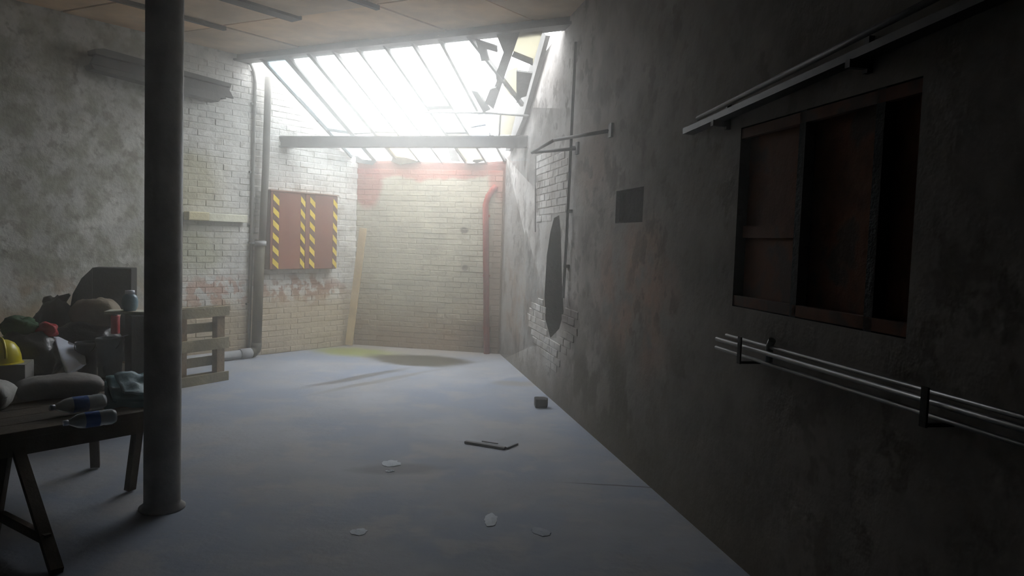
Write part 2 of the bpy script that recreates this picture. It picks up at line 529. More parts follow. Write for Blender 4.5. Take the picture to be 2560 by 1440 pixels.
sBL = (BL - L0).dot(dL)
edgeA = wp(WL, 872, 388)
left_outer = [(-0.4, -0.1), (LEN_L + 0.0, -0.1), (LEN_L + 0.0, edgeA[1] - 0.02), edgeA, wp(WL, 833, 338), wp(WL, 745, 243), (sBL, 3.74), (sBL - 0.02, 4.0), (-0.4, 4.0)]
wall_left = tag(poly_wall('wall_left', WL, left_outer, [], [m_left]), 'limewashed brick wall on the left, worn to red brick low down', 'wall', kind='structure')

topA, topB = wp(WB, 895, 404), wp(WB, 1262, 402)
back_outer = [(-0.3, -0.1), (LEN_B + 0.3, -0.1), (LEN_B + 0.3, topB[1]), topB, wp(WB, 1180, 408), wp(WB, 1060, 405), wp(WB, 985, 401), topA, (-0.3, topA[1])]
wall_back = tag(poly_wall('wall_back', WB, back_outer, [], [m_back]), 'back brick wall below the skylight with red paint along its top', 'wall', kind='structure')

sBR = (BR - B2).dot(dR)
niche_px = [(1385, 545), (1398, 538), (1402, 580), (1405, 700), (1409, 780), (1398, 822), (1376, 845), (1364, 800), (1361, 740), (1367, 640), (1376, 580)]
niche = [wp(WR, *p) for p in niche_px]
w0, w1 = wp(WR, 1842, 540)[0], wp(WR, 2285, 540)[0]
wz0, wz1 = 1.30, 2.22
win_hole = [(w0, wz0), (w1, wz0), (w1, wz1), (w0, wz1)]
q0, q1 = wp(WR, 1541, 478), wp(WR, 1606, 555)
vent_hole = [(q0[0], q1[1]), (q1[0], q1[1]), (q1[0], q0[1]), (q0[0], q0[1])]
right_outer = [(-0.05, -0.1), (LEN_R + 0.4, -0.1), (LEN_R + 0.4, 4.0), (sBR + 0.02, 4.0), (sBR, 3.74), wp(WR, 1335, 165), wp(WR, 1308, 265), wp(WR, 1288, 345), (-0.05, wp(WR, 1277, 385)[1])]
wall_right = tag(poly_wall('wall_right', WR, right_outer, [niche, win_hole, vent_hole], [m_right, m_hollow_shade], 0.35, 0.22), 'stained plaster wall on the right with a dark hollow', 'wall', kind='structure')

bm = BM()
prism(bm, [L0 + Vector((0, 0, -0.1)), R1 + Vector((0, 0, -0.1)), R1 + Vector((0, 0, 4.0)), L0 + Vector((0, 0, 4.0))], (0, -0.3, 0))
tag(obj('wall_near', bm, m_dark_wall), 'dark plaster wall behind the viewer', 'wall', kind='structure')

bm = BM()
prism(bm, [L0 + Vector((-0.4, -0.4, CEIL + 0.03)), BL + Vector((-0.2, 0.1, CEIL + 0.03)), BR + Vector((0.2, -0.1, CEIL + 0.03)), R1 + Vector((0.4, -0.4, CEIL + 0.03))], (0, 0, 0.2))
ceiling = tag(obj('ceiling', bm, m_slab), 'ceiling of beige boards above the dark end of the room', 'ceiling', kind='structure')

# ceiling boards laid in one-metre bays, joints left open
nL = Vector((dL.y, -dL.x, 0))
e1 = beam_d / beam_d.dot(nL)                 # one metre away from the left wall, along the beam
e2 = -dL / abs((-dL).dot(Vector((-beam_d.y, beam_d.x, 0))))    # one metre away from the beam, along the left wall
rnd = random.Random(4)
for i in range(0, 6):
    for j in range(0, 7):
        o = BL + e1 * i + e2 * (j + 0.04)
        g = 0.012
        c = [o + e1 * g + e2 * g, o + e1 * (1 - g) + e2 * g, o + e1 * (1 - g) + e2 * (1 - g), o + e1 * g + e2 * (1 - g)]
        if any((p - B2).dot(Vector((-dR.y, dR.x, 0))) > 0.3 for p in c[1:3]) and any((p - B2).dot(Vector((-dR.y, dR.x, 0))) > 0.3 for p in (c[0], c[3])):
            continue
        dz = rnd.uniform(-0.008, 0.008) + (0.0 if (i, j) != (2, 1) else -0.02)
        bm = BM()
        prism(bm, [p + Vector((0, 0, CEIL + dz)) for p in c], (0, 0, 0.028 - dz))
        obj('ceiling_board', bm, m_slab if j >= 3 else m_ceil2 if (i * 3 + j * 5) % 4 == 0 or (i == 2 and j >= 1) else m_ceil, ceiling)  # nearer rows take the dark slab colour to cut bounced light
for i in (1, 2, 3):                           # cover strips over the joints that run towards the skylight
    bm = BM()
    a, b = BL + e1 * i + e2 * (1.0 if i == 2 else 1.0), BL + e1 * i + e2 * 5
    bar(bm, a + Vector((0, 0, CEIL - 0.02)), b + Vector((0, 0, CEIL - 0.02)), 0.16 if i == 2 else 0.05, 0.04)
    obj('cover_strip', bm, m_slab, ceiling)

# ------------------------------------------------------------------ bricks
def brick_mesh(name, l, h, seed, m):
    r = random.Random(seed)
    bm = BM()
    d, c = 0.007, 0.005
    pts = []
    for yy, k in ((0.0, 0.0), (-d + c * 0.6, 0.0), (-d, c)):
        for sx, sz in ((-1, -1), (1, -1), (1, 1), (-1, 1)):
            pts.append(bm.verts.new((sx * (l / 2 - k) + r.uniform(-.003, .003), yy + (r.uniform(-.002, .002) if yy else 0), sz * (h / 2 - k) + r.uniform(-.002, .002))))
    for q in range(2):
        for k in range(4):
            bm.faces.new((pts[q * 4 + k], pts[q * 4 + (k + 1) % 4], pts[q * 4 + 4 + (k + 1) % 4], pts[q * 4 + 4 + k]))
    bm.faces.new(pts[8:12])
    bmesh.ops.recalc_face_normals(bm, faces=bm.faces[:])
    me = bpy.data.meshes.new(name)
    bm.to_mesh(me)
    bm.free()
    me.materials.append(m)
    return me
PITCH_S, PITCH_Z = 0.228, 0.0755
def bricks(wall, W, m, s0, s1, z0, top, keep, limit, seed, inside=lambda s, z: True):
    """courses of bricks proud of a wall; the ones nearest the viewer are parts, the rest one joined part"""
    r = random.Random(seed)
    meshes = [brick_mesh('brick', 0.2215, 0.0695, seed * 10 + k, m) for k in range(6)]
    half = [brick_mesh('brick', 0.1085, 0.0695, seed * 20 + k, m) for k in range(3)]
    spots = []
    z, row = z0, 0
    while z < 4.0:
        s = s0 + (0.114 if row % 2 else 0.0)
        if row % 2:
            spots.append((s0 + 0.057 - 0.0, z, True))
        while s + 0.215 < s1 + 0.02:
            spots.append((s + 0.114, z, False))
            s += PITCH_S
        if s + 0.103 < s1 + 0.01:
            spots.append((s + 0.057, z, True))
        z += PITCH_Z
        row += 1
    out = [(s, z, hf) for s, z, hf in spots if z + 0.045 < top(s) and inside(s, z)]
    def near(t):
        p = W @ Vector((t[0], 0, t[1]))
        return (p - EYEP).length
    first = sorted([t for t in out if keep(t[0], t[1])], key=near)[:limit]
    fs = set(first)
    for s, z, hf in first:
        o = bpy.data.objects.new('brick', r.choice(half if hf else meshes))
        COL.objects.link(o)
        o.parent = wall
        o.matrix_local = Matrix.Translation((s, r.uniform(-0.003, 0.004), z)) @ Matrix.Rotation(r.uniform(-.008, .008), 4, 'Y') @ Matrix.Rotation(r.uniform(-.012, .012), 4, 'Z')
    rest = [t for t in out if t not in fs]
    if rest:
        bm = BM()
        for s, z, hf in rest:
            n0 = len(bm.verts)
            bm.from_mesh(r.choice(half if hf else meshes))
            bm.verts.ensure_lookup_table()
            dv = Vector((s, r.uniform(-.003, .004), z))
            for v in bm.verts[n0:]:
                v.co += dv
        tag(obj('brickwork', bm, m, wall), kind='stuff')
def top_L(s):
    pts = [(sBL, 3.74), wp(WL, 745, 243), wp(WL, 833, 338), edgeA, (LEN_L + 0.1, edgeA[1] - 0.03)]
    if s <= sBL:
        return 3.76
    for (a, za), (b, zb) in zip(pts, pts[1:]):
        if a <= s <= b:
            return za + (zb - za) * (s - a) / (b - a)
    return pts[-1][1]
def pix(W, s, z):
    q = W @ Vector((s, 0, z)) - EYEP
    d = q.dot(cF)
    return 1280 + FPX * q.dot(cR) / d, 720 - FPX * q.dot(cU) / d
def seen_left(s, z):
    x, y = pix(WL, s, z)
    if x < 452 or 628 < x < 672 or (675 < x < 842 and 486 < y < 668):
        return False
    if x < 568 and y > 772:
        return False
    return True
s_b0 = wp(WL, 445, 600)[0]
bricks(wall_left, WL, m_left, s_b0, LEN_L - 0.005, 0.04, top_L, lambda s, z: seen_left(s, z) and 200 < pix(WL, s, z)[1] < 790, 300, 3)
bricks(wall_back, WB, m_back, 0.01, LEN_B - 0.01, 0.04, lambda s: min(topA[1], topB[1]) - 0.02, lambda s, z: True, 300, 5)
def in_poly(s, z, poly):
    c = False
    for (a, b), (d, e) in zip(poly, poly[1:] + poly[:1]):
        if (b > z) != (e > z) and s < (d - a) * (z - b) / (e - b) + a:
            c = not c
    return c
bare = [[wp(WR, *p) for p in q] for q in (
    [(1340, 385), (1428, 385), (1424, 470), (1412, 535), (1385, 545), (1345, 560)],
    [(1322, 790), (1345, 745), (1362, 745), (1362, 800), (1374, 850), (1400, 850), (1398, 930), (1366, 905), (1330, 850)],
    [(1412, 770), (1442, 770), (1440, 850), (1405, 880), (1400, 830)])]
def bare_right(s, z):
    return any(in_poly(s, z, q) for q in bare) and not in_poly(s - 0.08, z, niche) and not in_poly(s + 0.08, z, niche) and not in_poly(s, z, niche)
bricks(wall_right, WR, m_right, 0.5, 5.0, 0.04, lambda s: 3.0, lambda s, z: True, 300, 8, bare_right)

# ------------------------------------------------------------------ skylight
sky = bpy.data.objects.new('window_1', None)
COL.objects.link(sky)
tag(sky, 'sloping glazed skylight with broken panes over the back of the room', 'skylight', kind='structure')
def sk_top(px, py):
    n = Vector((-beam_d.y, beam_d.x, 0))
    return on_plane(px, py, SK_L + Vector((0, 0, 0.06)), n)
def sk_bot(px, py):
    n = WB.to_3x3() @ Vector((0, 1, 0))
    return on_plane(px, py, A2 + n * 0.02, n)
tops = [(656, 148), (718, 142), (776, 136), (836, 129), (896, 122), (964, 115), (1033, 108), (1102, 100), (1174, 92)]
bots = [(872, 400), (938, 400), (992, 398), (1050, 402), (1106, 404), (1164, 404), (1216, 404), (1262, 402)]
mul = [(sk_top(*a), sk_bot(*b)) for a, b in zip(tops, bots)]
mul[0] = (mul[0][0], WL @ Vector((edgeA[0], -0.03, edgeA[1])))
# the plane most of the glass lies in
P0, P1, P2 = mul[1][0], mul[7][0], (mul[3][1] + mul[4][1]) / 2
SKN = (P1 - P0).cross(P2 - P0).normalized()
if SKN.z < 0:
    SKN = -SKN
mul.append((sk_top(*tops[8]), on_plane(1306, 262, P0, SKN)))
thick = [0.03, 0.075, 0.05, 0.028, 0.028, 0.03, 0.03, 0.034, 0.034]
for k, (a, b) in enumerate(mul):
    bm = BM()
    d = (b - a).normalized()
    bar(bm, a - d * 0.06, b + d * (0.04 if k < 8 else 0), thick[k], 0.05, SKN)
    obj('glazing_bar', bm, m_frame, sky)
def pane(pts, m, off=0.0, name='pane'):
    bm = BM()
    prism(bm, [p + SKN * off for p in pts], SKN * 0.006)
    return obj(name, bm, m, sky)
def lerp2(k, u, t):
    a = mul[k][0].lerp(mul[k][1], t)
    b = mul[k + 1][0].lerp(mul[k + 1][1], t)
    return a.lerp(b, u)
cuts = [0.0, 0.36, 0.70, 1.0]
open_panes = {(4, 2), (6, 0), (3, 0)}
for k in range(7):
    for j in range(3):
        t0, t1 = cuts[j] + 0.01, cuts[j + 1] - 0.004
        if (k, j) in open_panes:
            continue
        m = m_glass
        if k == 0:
            m = m_glass_grey
        if (k, j) in ((2, 2), (5, 2)):
            m = m_glass_yellow if k == 2 else m_glass_cream
        g = 0.03
        pane([lerp2(k, g, t0), lerp2(k, 1 - g, t0), lerp2(k, 1 - g, t1), lerp2(k, g, t1)], m, 0.012 * (j % 2))
pane([lerp2(7, .03, .02), lerp2(7, .97, .02), lerp2(7, .97, .5), lerp2(7, .03, .5)], m_glass)
# cross bars
for k, t, w in ((5, 0.47, 0.07), (5, 0.70, 0.05), (0, 0.70, 0.025), (1, 0.70, 0.03), (2, 0.69, 0.03)):
    bm = BM()
    bar(bm, lerp2(k, -0.05, t), lerp2(k, 1.05, t), w, 0.03, SKN)
    obj('cross_bar', bm, m_frame, sky)
def z4(x, y):
    return on_plane(1160 + x * 0.25, 60 + y * 0.25, P0, SKN)
for pts, m, off, nm in (
    ([(120, 130), (220, 190), (260, 340), (180, 350), (140, 190)], m_shard, -0.03, 'broken_or_shade_board'),
    ([(160, 130), (340, 190), (345, 245), (240, 215)], m_shard, -0.05, 'broken_or_shade_board'),
    ([(330, 95), (560, 70), (490, 280), (420, 480), (300, 840), (240, 790), (330, 560), (320, 490), (400, 270)], m_shard, -0.02, 'hip_board'),
    ([(215, 760), (270, 620), (330, 600), (360, 640), (290, 790)], m_shard, -0.05, 'broken_or_shade_board'),
    ([(80, 640), (140, 650), (270, 830), (200, 860)], m_shard, -0.04, 'broken_or_shade_board'),
    ([(530, 450), (690, 470), (630, 700), (580, 715), (530, 780)], m_shard, -0.03, 'broken_or_shade_board'),  # dark panel standing in for a patch of shadow
    ([(545, 90), (790, 60), (720, 300), (695, 390), (490, 275)], m_glass_cream, 0.0, 'pane'),
    ([(500, 270), (690, 345), (690, 400), (480, 312)], m_shard, -0.02, 'broken_or_shade_board'),
    ([(430, 490), (530, 450), (525, 770), (375, 665)], m_glass_cream, 0.02, 'pane'),
    ([(320, 890), (520, 900), (470, 1110), (350, 1110)], m_glass_cream, 0.0, 'pane'),
    ([(110, 870), (300, 860), (320, 940), (230, 1110), (80, 1110)], m_plastic_sheet, -0.06, 'plastic_sheet')):
    bm = BM()
    prism(bm, [z4(*p) + SKN * off for p in pts], SKN * (0.02 if m is m_shard else 0.006))
    obj(nm, bm, m, sky)
bm = BM()
tube(bm, [z4(370, 880) - SKN * .02, z4(355, 1100) - SKN * .02], 0.012, 6)
obj('rod', bm, m_frame, sky)
bm = BM()
tube(bm, [z4(-420, 855) - SKN * .04, z4(60, 850) - SKN * .05, z4(300, 850) - SKN * .06, z4(660, 882) - SKN * .05], 0.014, 8)
obj('rod', bm, m_frame, sky)
bm = BM()
tube(bm, [z4(230, 960) - SKN * .07, z4(80, 985) - SKN * .07], 0.01, 6)
obj('rod', bm, m_frame, sky)
# ragged lead flashing at the foot of the glass
for pts in ([(868, 372), (905, 398), (940, 402), (930, 412), (880, 404)], [(985, 372), (1000, 390), (1050, 404), (1000, 412), (978, 404)], [(1120, 370), (1140, 376), (1150, 404), (1128, 402)], [(1216, 370), (1224, 372), (1216, 400), (1190, 408), (1180, 404)]):
    n = WB.to_3x3() @ Vector((0, 1, 0))
    bm = BM()
    prism(bm, [on_plane(x, y, A2 - n * 0.03, n) for x, y in pts], n * 0.02)
    obj('flashing', bm, m_shard, sky)
# dark strip along the right wall under the skylight
bm = BM()
prism(bm, [WR @ wpt(WR, x, y, 0.02) for x, y in ((1366, 72), (1376, 90), (1316, 300), (1282, 378), (1272, 378), (1300, 270))], WR.to_3x3() @ Vector((0, -0.05, 0)))
tag(obj('trim_1', bm, m_shard), 'dark sloping strip on the right edge of the skylight', 'trim', kind='structure')

# beam that carries the upper edge of the skylight
t = thing('skylight_beam', 'long grey beam along the top edge of the skylight', 'beam', T(0, 0, 0))
n = Vector((-beam_d.y, beam_d.x, 0))
bm = BM()
bar(bm, BL + Vector((0, 0, 3.83)) - beam_d * .2, BR + Vector((0, 0, 3.83)) + beam_d * .2, 0.10, 0.26)
obj('web', bm, m_greysteel, t)
bm = BM()
bar(bm, BL + Vector((0, 0, 3.705)) - beam_d * .2, BR + Vector((0, 0, 3.705)) + beam_d * .2, 0.20, 0.025)
obj('flange', bm, m_greysteel, t)

# ------------------------------------------------------------------ beams, column
c0 = atz(389, 1282)
COLX, COLY = c0.x + 0.0, c0.y + 0.08
t = thing('steel_column', 'tall round dark steel column standing in the foreground', 'column', T(COLX, COLY, 0))
bm = BM()
lathe(bm, [(0.0985, 0.012), (0.0985, CEIL - 0.035), (0, CEIL - 0.035)], 40)
obj('shaft', bm, m_column, t)
bm = BM()
lathe(bm, [(0, 0), (0.125, 0), (0.125, 0.012), (0.10, 0.03), (0.0985, 0.05)], 40)
obj('base_ring', bm, m_column, t)
bm = BM()
box(bm, (0, 0, CEIL - 0.02), (0.36, 0.36, 0.028))
obj('head_plate', bm, m_column, t)

# tie beam between the walls
a, b = WL @ wpt(WL, 705, 355, -0.02), WR @ wpt(WR, 1321, 355, -0.02)
t = thing('tie_beam', 'straight dark beam crossing in front of the skylight between both walls', 'beam', T((a + b) / 2))
bm = BM()
mid = (a + b) / 2
bar(bm, a - mid, b - mid, 0.10, 0.132)
obj('web', bm, m_greysteel, t, bevel=0.004)
for sgn in (-1, 1):
    bm = BM()
    bar(bm, a - mid + Vector((0, 0, sgn * .062)), b - mid + Vector((0, 0, sgn * .062)), 0.15, 0.012)
    obj('flange', bm, m_greysteel, t)

# short girder on the left wall, behind the column
t = thing('steel_girder', 'short dark steel girder with a ragged end high on the left wall', 'girder', WL.copy())
OFF = 0.16
def gl(px, py, off=OFF):
    return wpt(WL, px, py, off)
bm = BM()
prism(bm, [gl(243, 128), gl(578, 214), gl(574, 226), gl(585, 246), gl(560, 240), gl(228, 158)], (0, 0.05, 0))
obj('web', bm, m_steel, t)
bm = BM()
prism(bm, [gl(238, 122, .22), gl(260, 121, .22), gl(579, 209, .22), gl(577, 218, .22), gl(240, 134, .22)], (0, 0.18, 0))
obj('flange', bm, m_steel, t)
bm = BM()
prism(bm, [gl(228, 160, .22), gl(236, 172, .22), gl(548, 254, .22), gl(552, 245, .22), gl(566, 247, .22), gl(562, 238, .22)], (0, 0.18, 0))
obj('flange', bm, m_greysteel, t)
for px in (300, 520):
    bm = BM()
    p = gl(px, 145 + (px - 250) * .26)
    box(bm, (p.x, -0.055, p.z), (0.10, 0.11, 0.12))
    obj('wall_bracket', bm, m_steel, t)

# ------------------------------------------------------------------ pipes on the left wall
t = thing('drainpipe', 'thick upright drainpipe beside the hazard striped cabinet, bending at floor', 'pipe', WL.copy())
OP = 0.115
bm = BM()
tube(bm, [wpt(WL, 671, 193, OP), wpt(WL, 668, 300, OP), wpt(WL, 664, 420, OP), wpt(WL, 660, 500, OP), wpt(WL, 655, 612, OP)], 0.044, 14)
obj('upper_pipe', bm, m_drain_up, t)
bm = BM()
foot = wpt(WL, 641, 862, OP)
tube(bm, [wpt(WL, 651, 600, OP), wpt(WL, 645, 740, OP), foot, ], 0.062, 14)
obj('lower_pipe', bm, m_drain, t)
bm = BM()
p = wpt(WL, 651, 608, OP)
lathe(bm, [(0.05, -0.03), (0.074, -0.03), (0.074, 0.03), (0.05, 0.03)], 16, T(p))
box(bm, (p.x - 0.02, -0.05, p.z), (0.18, 0.10, 0.02))
obj('pipe_clip', bm, m_pvc, t)
bm = BM()
pts = [foot + Vector((0, 0, 0.03))]
for k in range(7):
    a = k / 6 * math.pi / 2
    pts.append(Vector((foot.x - 0.08 + 0.08 * math.cos(a), -OP - 0.0, 0.145 - 0.08 * math.sin(a))))
tube(bm, pts, 0.066, 14)
obj('elbow', bm, m_drain, t)
bm = BM()
tube(bm, [Vector((foot.x - 0.08, -OP, 0.066)), Vector((foot.x - 0.24, -OP, 0.066))], 0.064, 14)
obj('collar', bm, m_pvc, t)
bm = BM()
tube(bm, [Vector((foot.x - 0.2, -OP, 0.062)), Vector((foot.x - 1.5, -OP - 0.02, 0.06))], 0.056, 14)
obj('floor_pipe', bm, m_pvc, t)

bm = BM()
pts = [wpt(WL, 612, 151, .03), wpt(WL, 627, 160, .03), wpt(WL, 635, 180, .03), wpt(WL, 638, 205, .03), wpt(WL, 634, 340, .03), wpt(WL, 631, 480, .03), wpt(WL, 628, 620, .03), wpt(WL, 622, 872, .03)]
t = thing('wall_conduit', 'thin upright conduit bending at its top, left of the thick drainpipe', 'conduit', WL.copy())
tube(bm, pts, 0.020, 10)
obj('tube', bm, m_conduit, t)
for py in (260, 430, 560, 760):
    bm = BM()
    p = wpt(WL, 636 - (py - 205) * 0.024, py, 0.03)
    box(bm, (p.x, -0.017, p.z), (0.07, 0.034, 0.025))
    obj('clip', bm, m_conduit, t)

# ------------------------------------------------------------------ hazard-striped wall cabinet
CO = 0.14
c_tl, c_tr = wp(WL, 678, 480, CO), wp(WL, 846, 488, CO)
c_bl, c_br = wp(WL, 674, 672, CO), wp(WL, 841, 674, CO)
cs0, cs1 = (c_tl[0] + c_bl[0]) / 2, (c_tr[0] + c_br[0]) / 2
cz0, cz1 = (c_bl[1] + c_br[1]) / 2, (c_tl[1] + c_tr[1]) / 2
CW, CH = cs1 - cs0, cz1 - cz0
t = thing('wall_cabinet', 'brown two door wall cabinet edged with yellow hazard stripes', 'cabinet', WL @ T((cs0 + cs1) / 2, 0, cz0))
bm = BM()
box(bm, (0, -(CO - 0.02) / 2, CH / 2), (CW, CO - 0.02, CH))
obj('body', bm, m_cabdark, t, bevel=0.004)
bm = BM()
box(bm, (0, -CO / 2 - 0.005, CH + 0.008), (CW + 0.02, CO + 0.01, 0.016))
obj('top_rail', bm, m_cabtop, t)
lo_px = [(682, 697), (751, 764), (774, 787), (832, 845)]
for d in (0, 1):
    x0, x1 = -CW / 2 + d * CW / 2 + 0.004, -CW / 2 + (d + 1) * CW / 2 - 0.004
    bm = BM()
    box(bm, ((x0 + x1) / 2, -(CO - 0.02) - 0.009, CH / 2), (x1 - x0, 0.018, CH - 0.012))
    door = obj('door', bm, m_cab, t, bevel=0.003)
    for e in (0, 1):
        w = 0.072
        tx0 = (wp(WL, lo_px[d * 2 + e][0], 580, CO)[0] - (cs0 + cs1) / 2)
        tx1 = min(x1 - 0.004, wp(WL, lo_px[d * 2 + e][1], 580, CO)[0] - (cs0 + cs1) / 2)
        bm = BM()
        y = -CO + 0.0015
        box(bm, ((tx0 + tx1) / 2, y - 0.0015, CH / 2), (tx1 - tx0, 0.002, CH - 0.02))
        hh = CH / 6.15
        for k in range(6):
            zt = CH - 0.035 - k * hh
            vs_ = [bm.verts.new(q) for q in ((tx0, y - 0.0035, zt), (tx1, y - 0.0035, zt - hh * .46), (tx1, y - 0.0035, zt - hh * .92), (tx0, y - 0.0035, zt - hh * .46))]
            bm.faces.new(vs_).material_index = 1
        o = obj('hazard_tape', bm, [m_cabdark, m_yellow], door)

# ------------------------------------------------------------------ stone ledge on the left wall
t = thing('wall_ledge', 'cream painted stone ledge on the left wall between column and drainpipe', 'ledge', WL.copy())
bm = BM()
a, b = wp(WL, 470, 528, .1), wp(WL, 522, 552, .1)
box(bm, ((a[0] + b[0]) / 2, -.06, (a[1] + b[1]) / 2), (b[0] - a[0], .12, a[1] - b[1]))
obj('end_stone', bm, m_cream, t, bevel=0.01)
bm = BM()
a, b = wp(WL, 522, 533, .08), wp(WL, 618, 557, .08)
box(bm, ((a[0] + b[0]) / 2, -.045, (a[1] + b[1]) / 2), (b[0] - a[0], .09, a[1] - b[1]))
obj('long_stone', bm, m_pale, t, bevel=0.008)

# ------------------------------------------------------------------ plank in the corner, red pipe
foot = atz(872, 866)
topp = on_plane(908, 574, A2 + dL * -0.10 + dB * 0.10, (dB * 0.4 + dL * 0.9).normalized())
t_ = frame_of(foot, topp, Vector((0, -1, 0)))
bm = BM()
ln = (topp - foot).length
box(bm, (ln / 2, 0, 0), (ln, 0.105, 0.028))
o = obj('wooden_plank', bm, m_wood, bevel=0.003)
o.matrix_world = T(foot + Vector((0, 0, 0.02))) @ t_.to_4x4()
tag(o, 'narrow raw wood plank leaning in the back left corner', 'plank')

t = thing('red_pipe', 'upright red painted pipe on the back wall near the right corner', 'pipe', WB.copy())
bm = BM()
p0, p1 = wpt(WB, 1217, 874, .06), wpt(WB, 1214, 512, .06)
tube(bm, [Vector((p0.x, -.06, 0.0)), p1, wpt(WB, 1220, 492, .06), wpt(WB, 1232, 474, .06), wpt(WB, 1240, 464, .05)], [0.042] * 4 + [0.036], 12)
obj('tube', bm, m_redpipe, t)
for py in (540, 690, 820):
    bm = BM()
    p = wpt(WB, 1215, py, .06)
    box(bm, (p.x, -.03, p.z), (0.10, 0.06, 0.03))
    obj('clip', bm, m_redpipe, t)

# ------------------------------------------------------------------ right wall fittings
t = thing('wall_bracket', 'thin bent metal rod bracket sticking out high on the right wall', 'bracket', WR.copy())
def rw(px, py, off=0.0):
    return wpt(WR, px, py, off)
bm = BM()
pa, pb, pc, pd = rw(1530, 326, 0.0), rw(1386, 350, 0.22), rw(1330, 381, 0.30), rw(1446, 371, 0.0)
tube(bm, [pa, pb], 0.016, 8)
obj('upper_arm', bm, m_greysteel, t)
bm = BM()
tube(bm, [pb, pc], 0.015, 8)
obj('end_arm', bm, m_greysteel, t)
bm = BM()
tube(bm, [pc, pd], 0.016, 8)
obj('lower_arm', bm, m_greysteel, t)
for p in (pa, pd):
    bm = BM()
    box(bm, (p.x, -0.01, p.z), (0.07, 0.02, 0.11))
    obj('wall_plate', bm, m_steel, t)

t = thing('upright_wall_pipe', 'thin dark upright pipe ending beside the dark hollow on the right wall', 'pipe', WR.copy())
bm = BM()
tube(bm, [rw(1440, 105, .04), rw(1432, 260, .04), rw(1424, 440, .04), rw(1416, 600, .04), rw(1408, 745, .04)], 0.014, 8)
obj('tube', bm, m_steel, t)
for px, py in ((1427, 370), (1418, 528), (1411, 665)):
    bm = BM()
    p = rw(px, py, .04)
    box(bm, (p.x, -.02, p.z), (0.09, 0.04, 0.03))
    obj('clip', bm, m_steel, t)
bm = BM()
tube(bm, [rw(1339, 390, .012), rw(1338, 580, .012)], 0.006, 6)
tag(obj('hanging_wire', bm, m_steel), 'thin wire hanging down the pale brick below the bracket', 'wire').matrix_world = WR

qw, qh = q1[0] - q0[0], q0[1] - q1[1]
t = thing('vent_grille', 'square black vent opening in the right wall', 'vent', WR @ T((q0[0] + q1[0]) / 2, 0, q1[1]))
bm = BM()
for c, s in (((0, .04, qh - .006), (qw - .002, .02, .012)), ((0, .04, .006), (qw - .002, .02, .012)), ((-qw / 2 + .006, .04, qh / 2), (.011, .02, qh - .025)), ((qw / 2 - .006, .04, qh / 2), (.011, .02, qh - .025))):
    box(bm, c, s)
obj('frame', bm, m_hollow_shade, t)
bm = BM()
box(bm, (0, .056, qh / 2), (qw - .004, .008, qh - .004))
obj('plate', bm, m_hollow_shade, t)  # dark sheet filling the vent hole in place of its shade
for k in range(4):
    bm = BM()
    box(bm, (0, .049, .05 + k * (qh - .1) / 3), (qw - .03, .006, .006))
    obj('louvre', bm, m_hollow_shade, t)

# boarded opening with rusty sheets
t = bpy.data.objects.new('window_2', None)
COL.objects.link(t)
t.matrix_world = WR @ T((w0 + w1) / 2, 0, wz0)
tag(t, 'opening in the right wall closed with rusty metal sheets', 'window', kind='structure')
ww, wh = w1 - w0, wz1 - wz0
for x0, x1, dep in ((0.02, .42, .05), (.44, .82, .07), (.84, 1 - .02, .06)):
    bm = BM()
    box(bm, ((x0 + x1) / 2 * ww - ww / 2, dep, wh / 2), ((x1 - x0) * ww, .012, wh - .02))
    obj('rusty_panel', bm, m_rust, t)
for x in (.43, .83):
    bm = BM()
    box(bm, (x * ww - ww / 2, .03, wh / 2), (.05, .05, wh))
    obj('mullion', bm, m_blackblock, t)
for z in (.03, wh - .03):
    bm = BM()
    box(bm, (0, .02, z), (ww, .03, .05))
    obj('frame_rail', bm, m_rust, t)
bm = BM()
box(bm, (-.28 * ww, .035, wh * .42), (.4 * ww, .02, .06))
obj('frame_rail', bm, m_rust, t)

# rail of parallel pipes low on the right wall
t = thing('pipe_run', 'three parallel metal pipes running along the right wall below the rusty window', 'pipe', WR.copy())
sP0 = wp(WR, 1795, 850, .06)
for k, (px, py, r, o_) in enumerate(((1816, 838, .009, .07), (1792, 847, .011, .09), (1790, 868, .009, .06))):
    a = wpt(WR, px, py, o_)
    bm = BM()
    tube(bm, [a, Vector((a.x + 4.2, -o_, a.z + 0.0))], r, 10)
    obj('pipe', bm, m_galv, t)
zc = wp(WR, 1868, 868, .06)
for px in (1869, 2340):
    s, z = wp(WR, px, 868 + (px - 1868) * .29, .07)
    bm = BM()
    box(bm, (s, -.112, sP0[1] - 0.005), (.03, .008, .13))
    box(bm, (s, -.054, sP0[1] - 0.064), (.012, .108, .012))
    obj('wall_clamp', bm, m_blackblock, t)
s, z = wp(WR, 1924, 866, .07)
bm = BM()
tube(bm, [Vector((s, -.07, sP0[1] - .03)), Vector((s, -.07, sP0[1] + .045)), Vector((s + .02, -.07, sP0[1] + .075))], 0.017, 8)
obj('coupling', bm, m_galv, t)

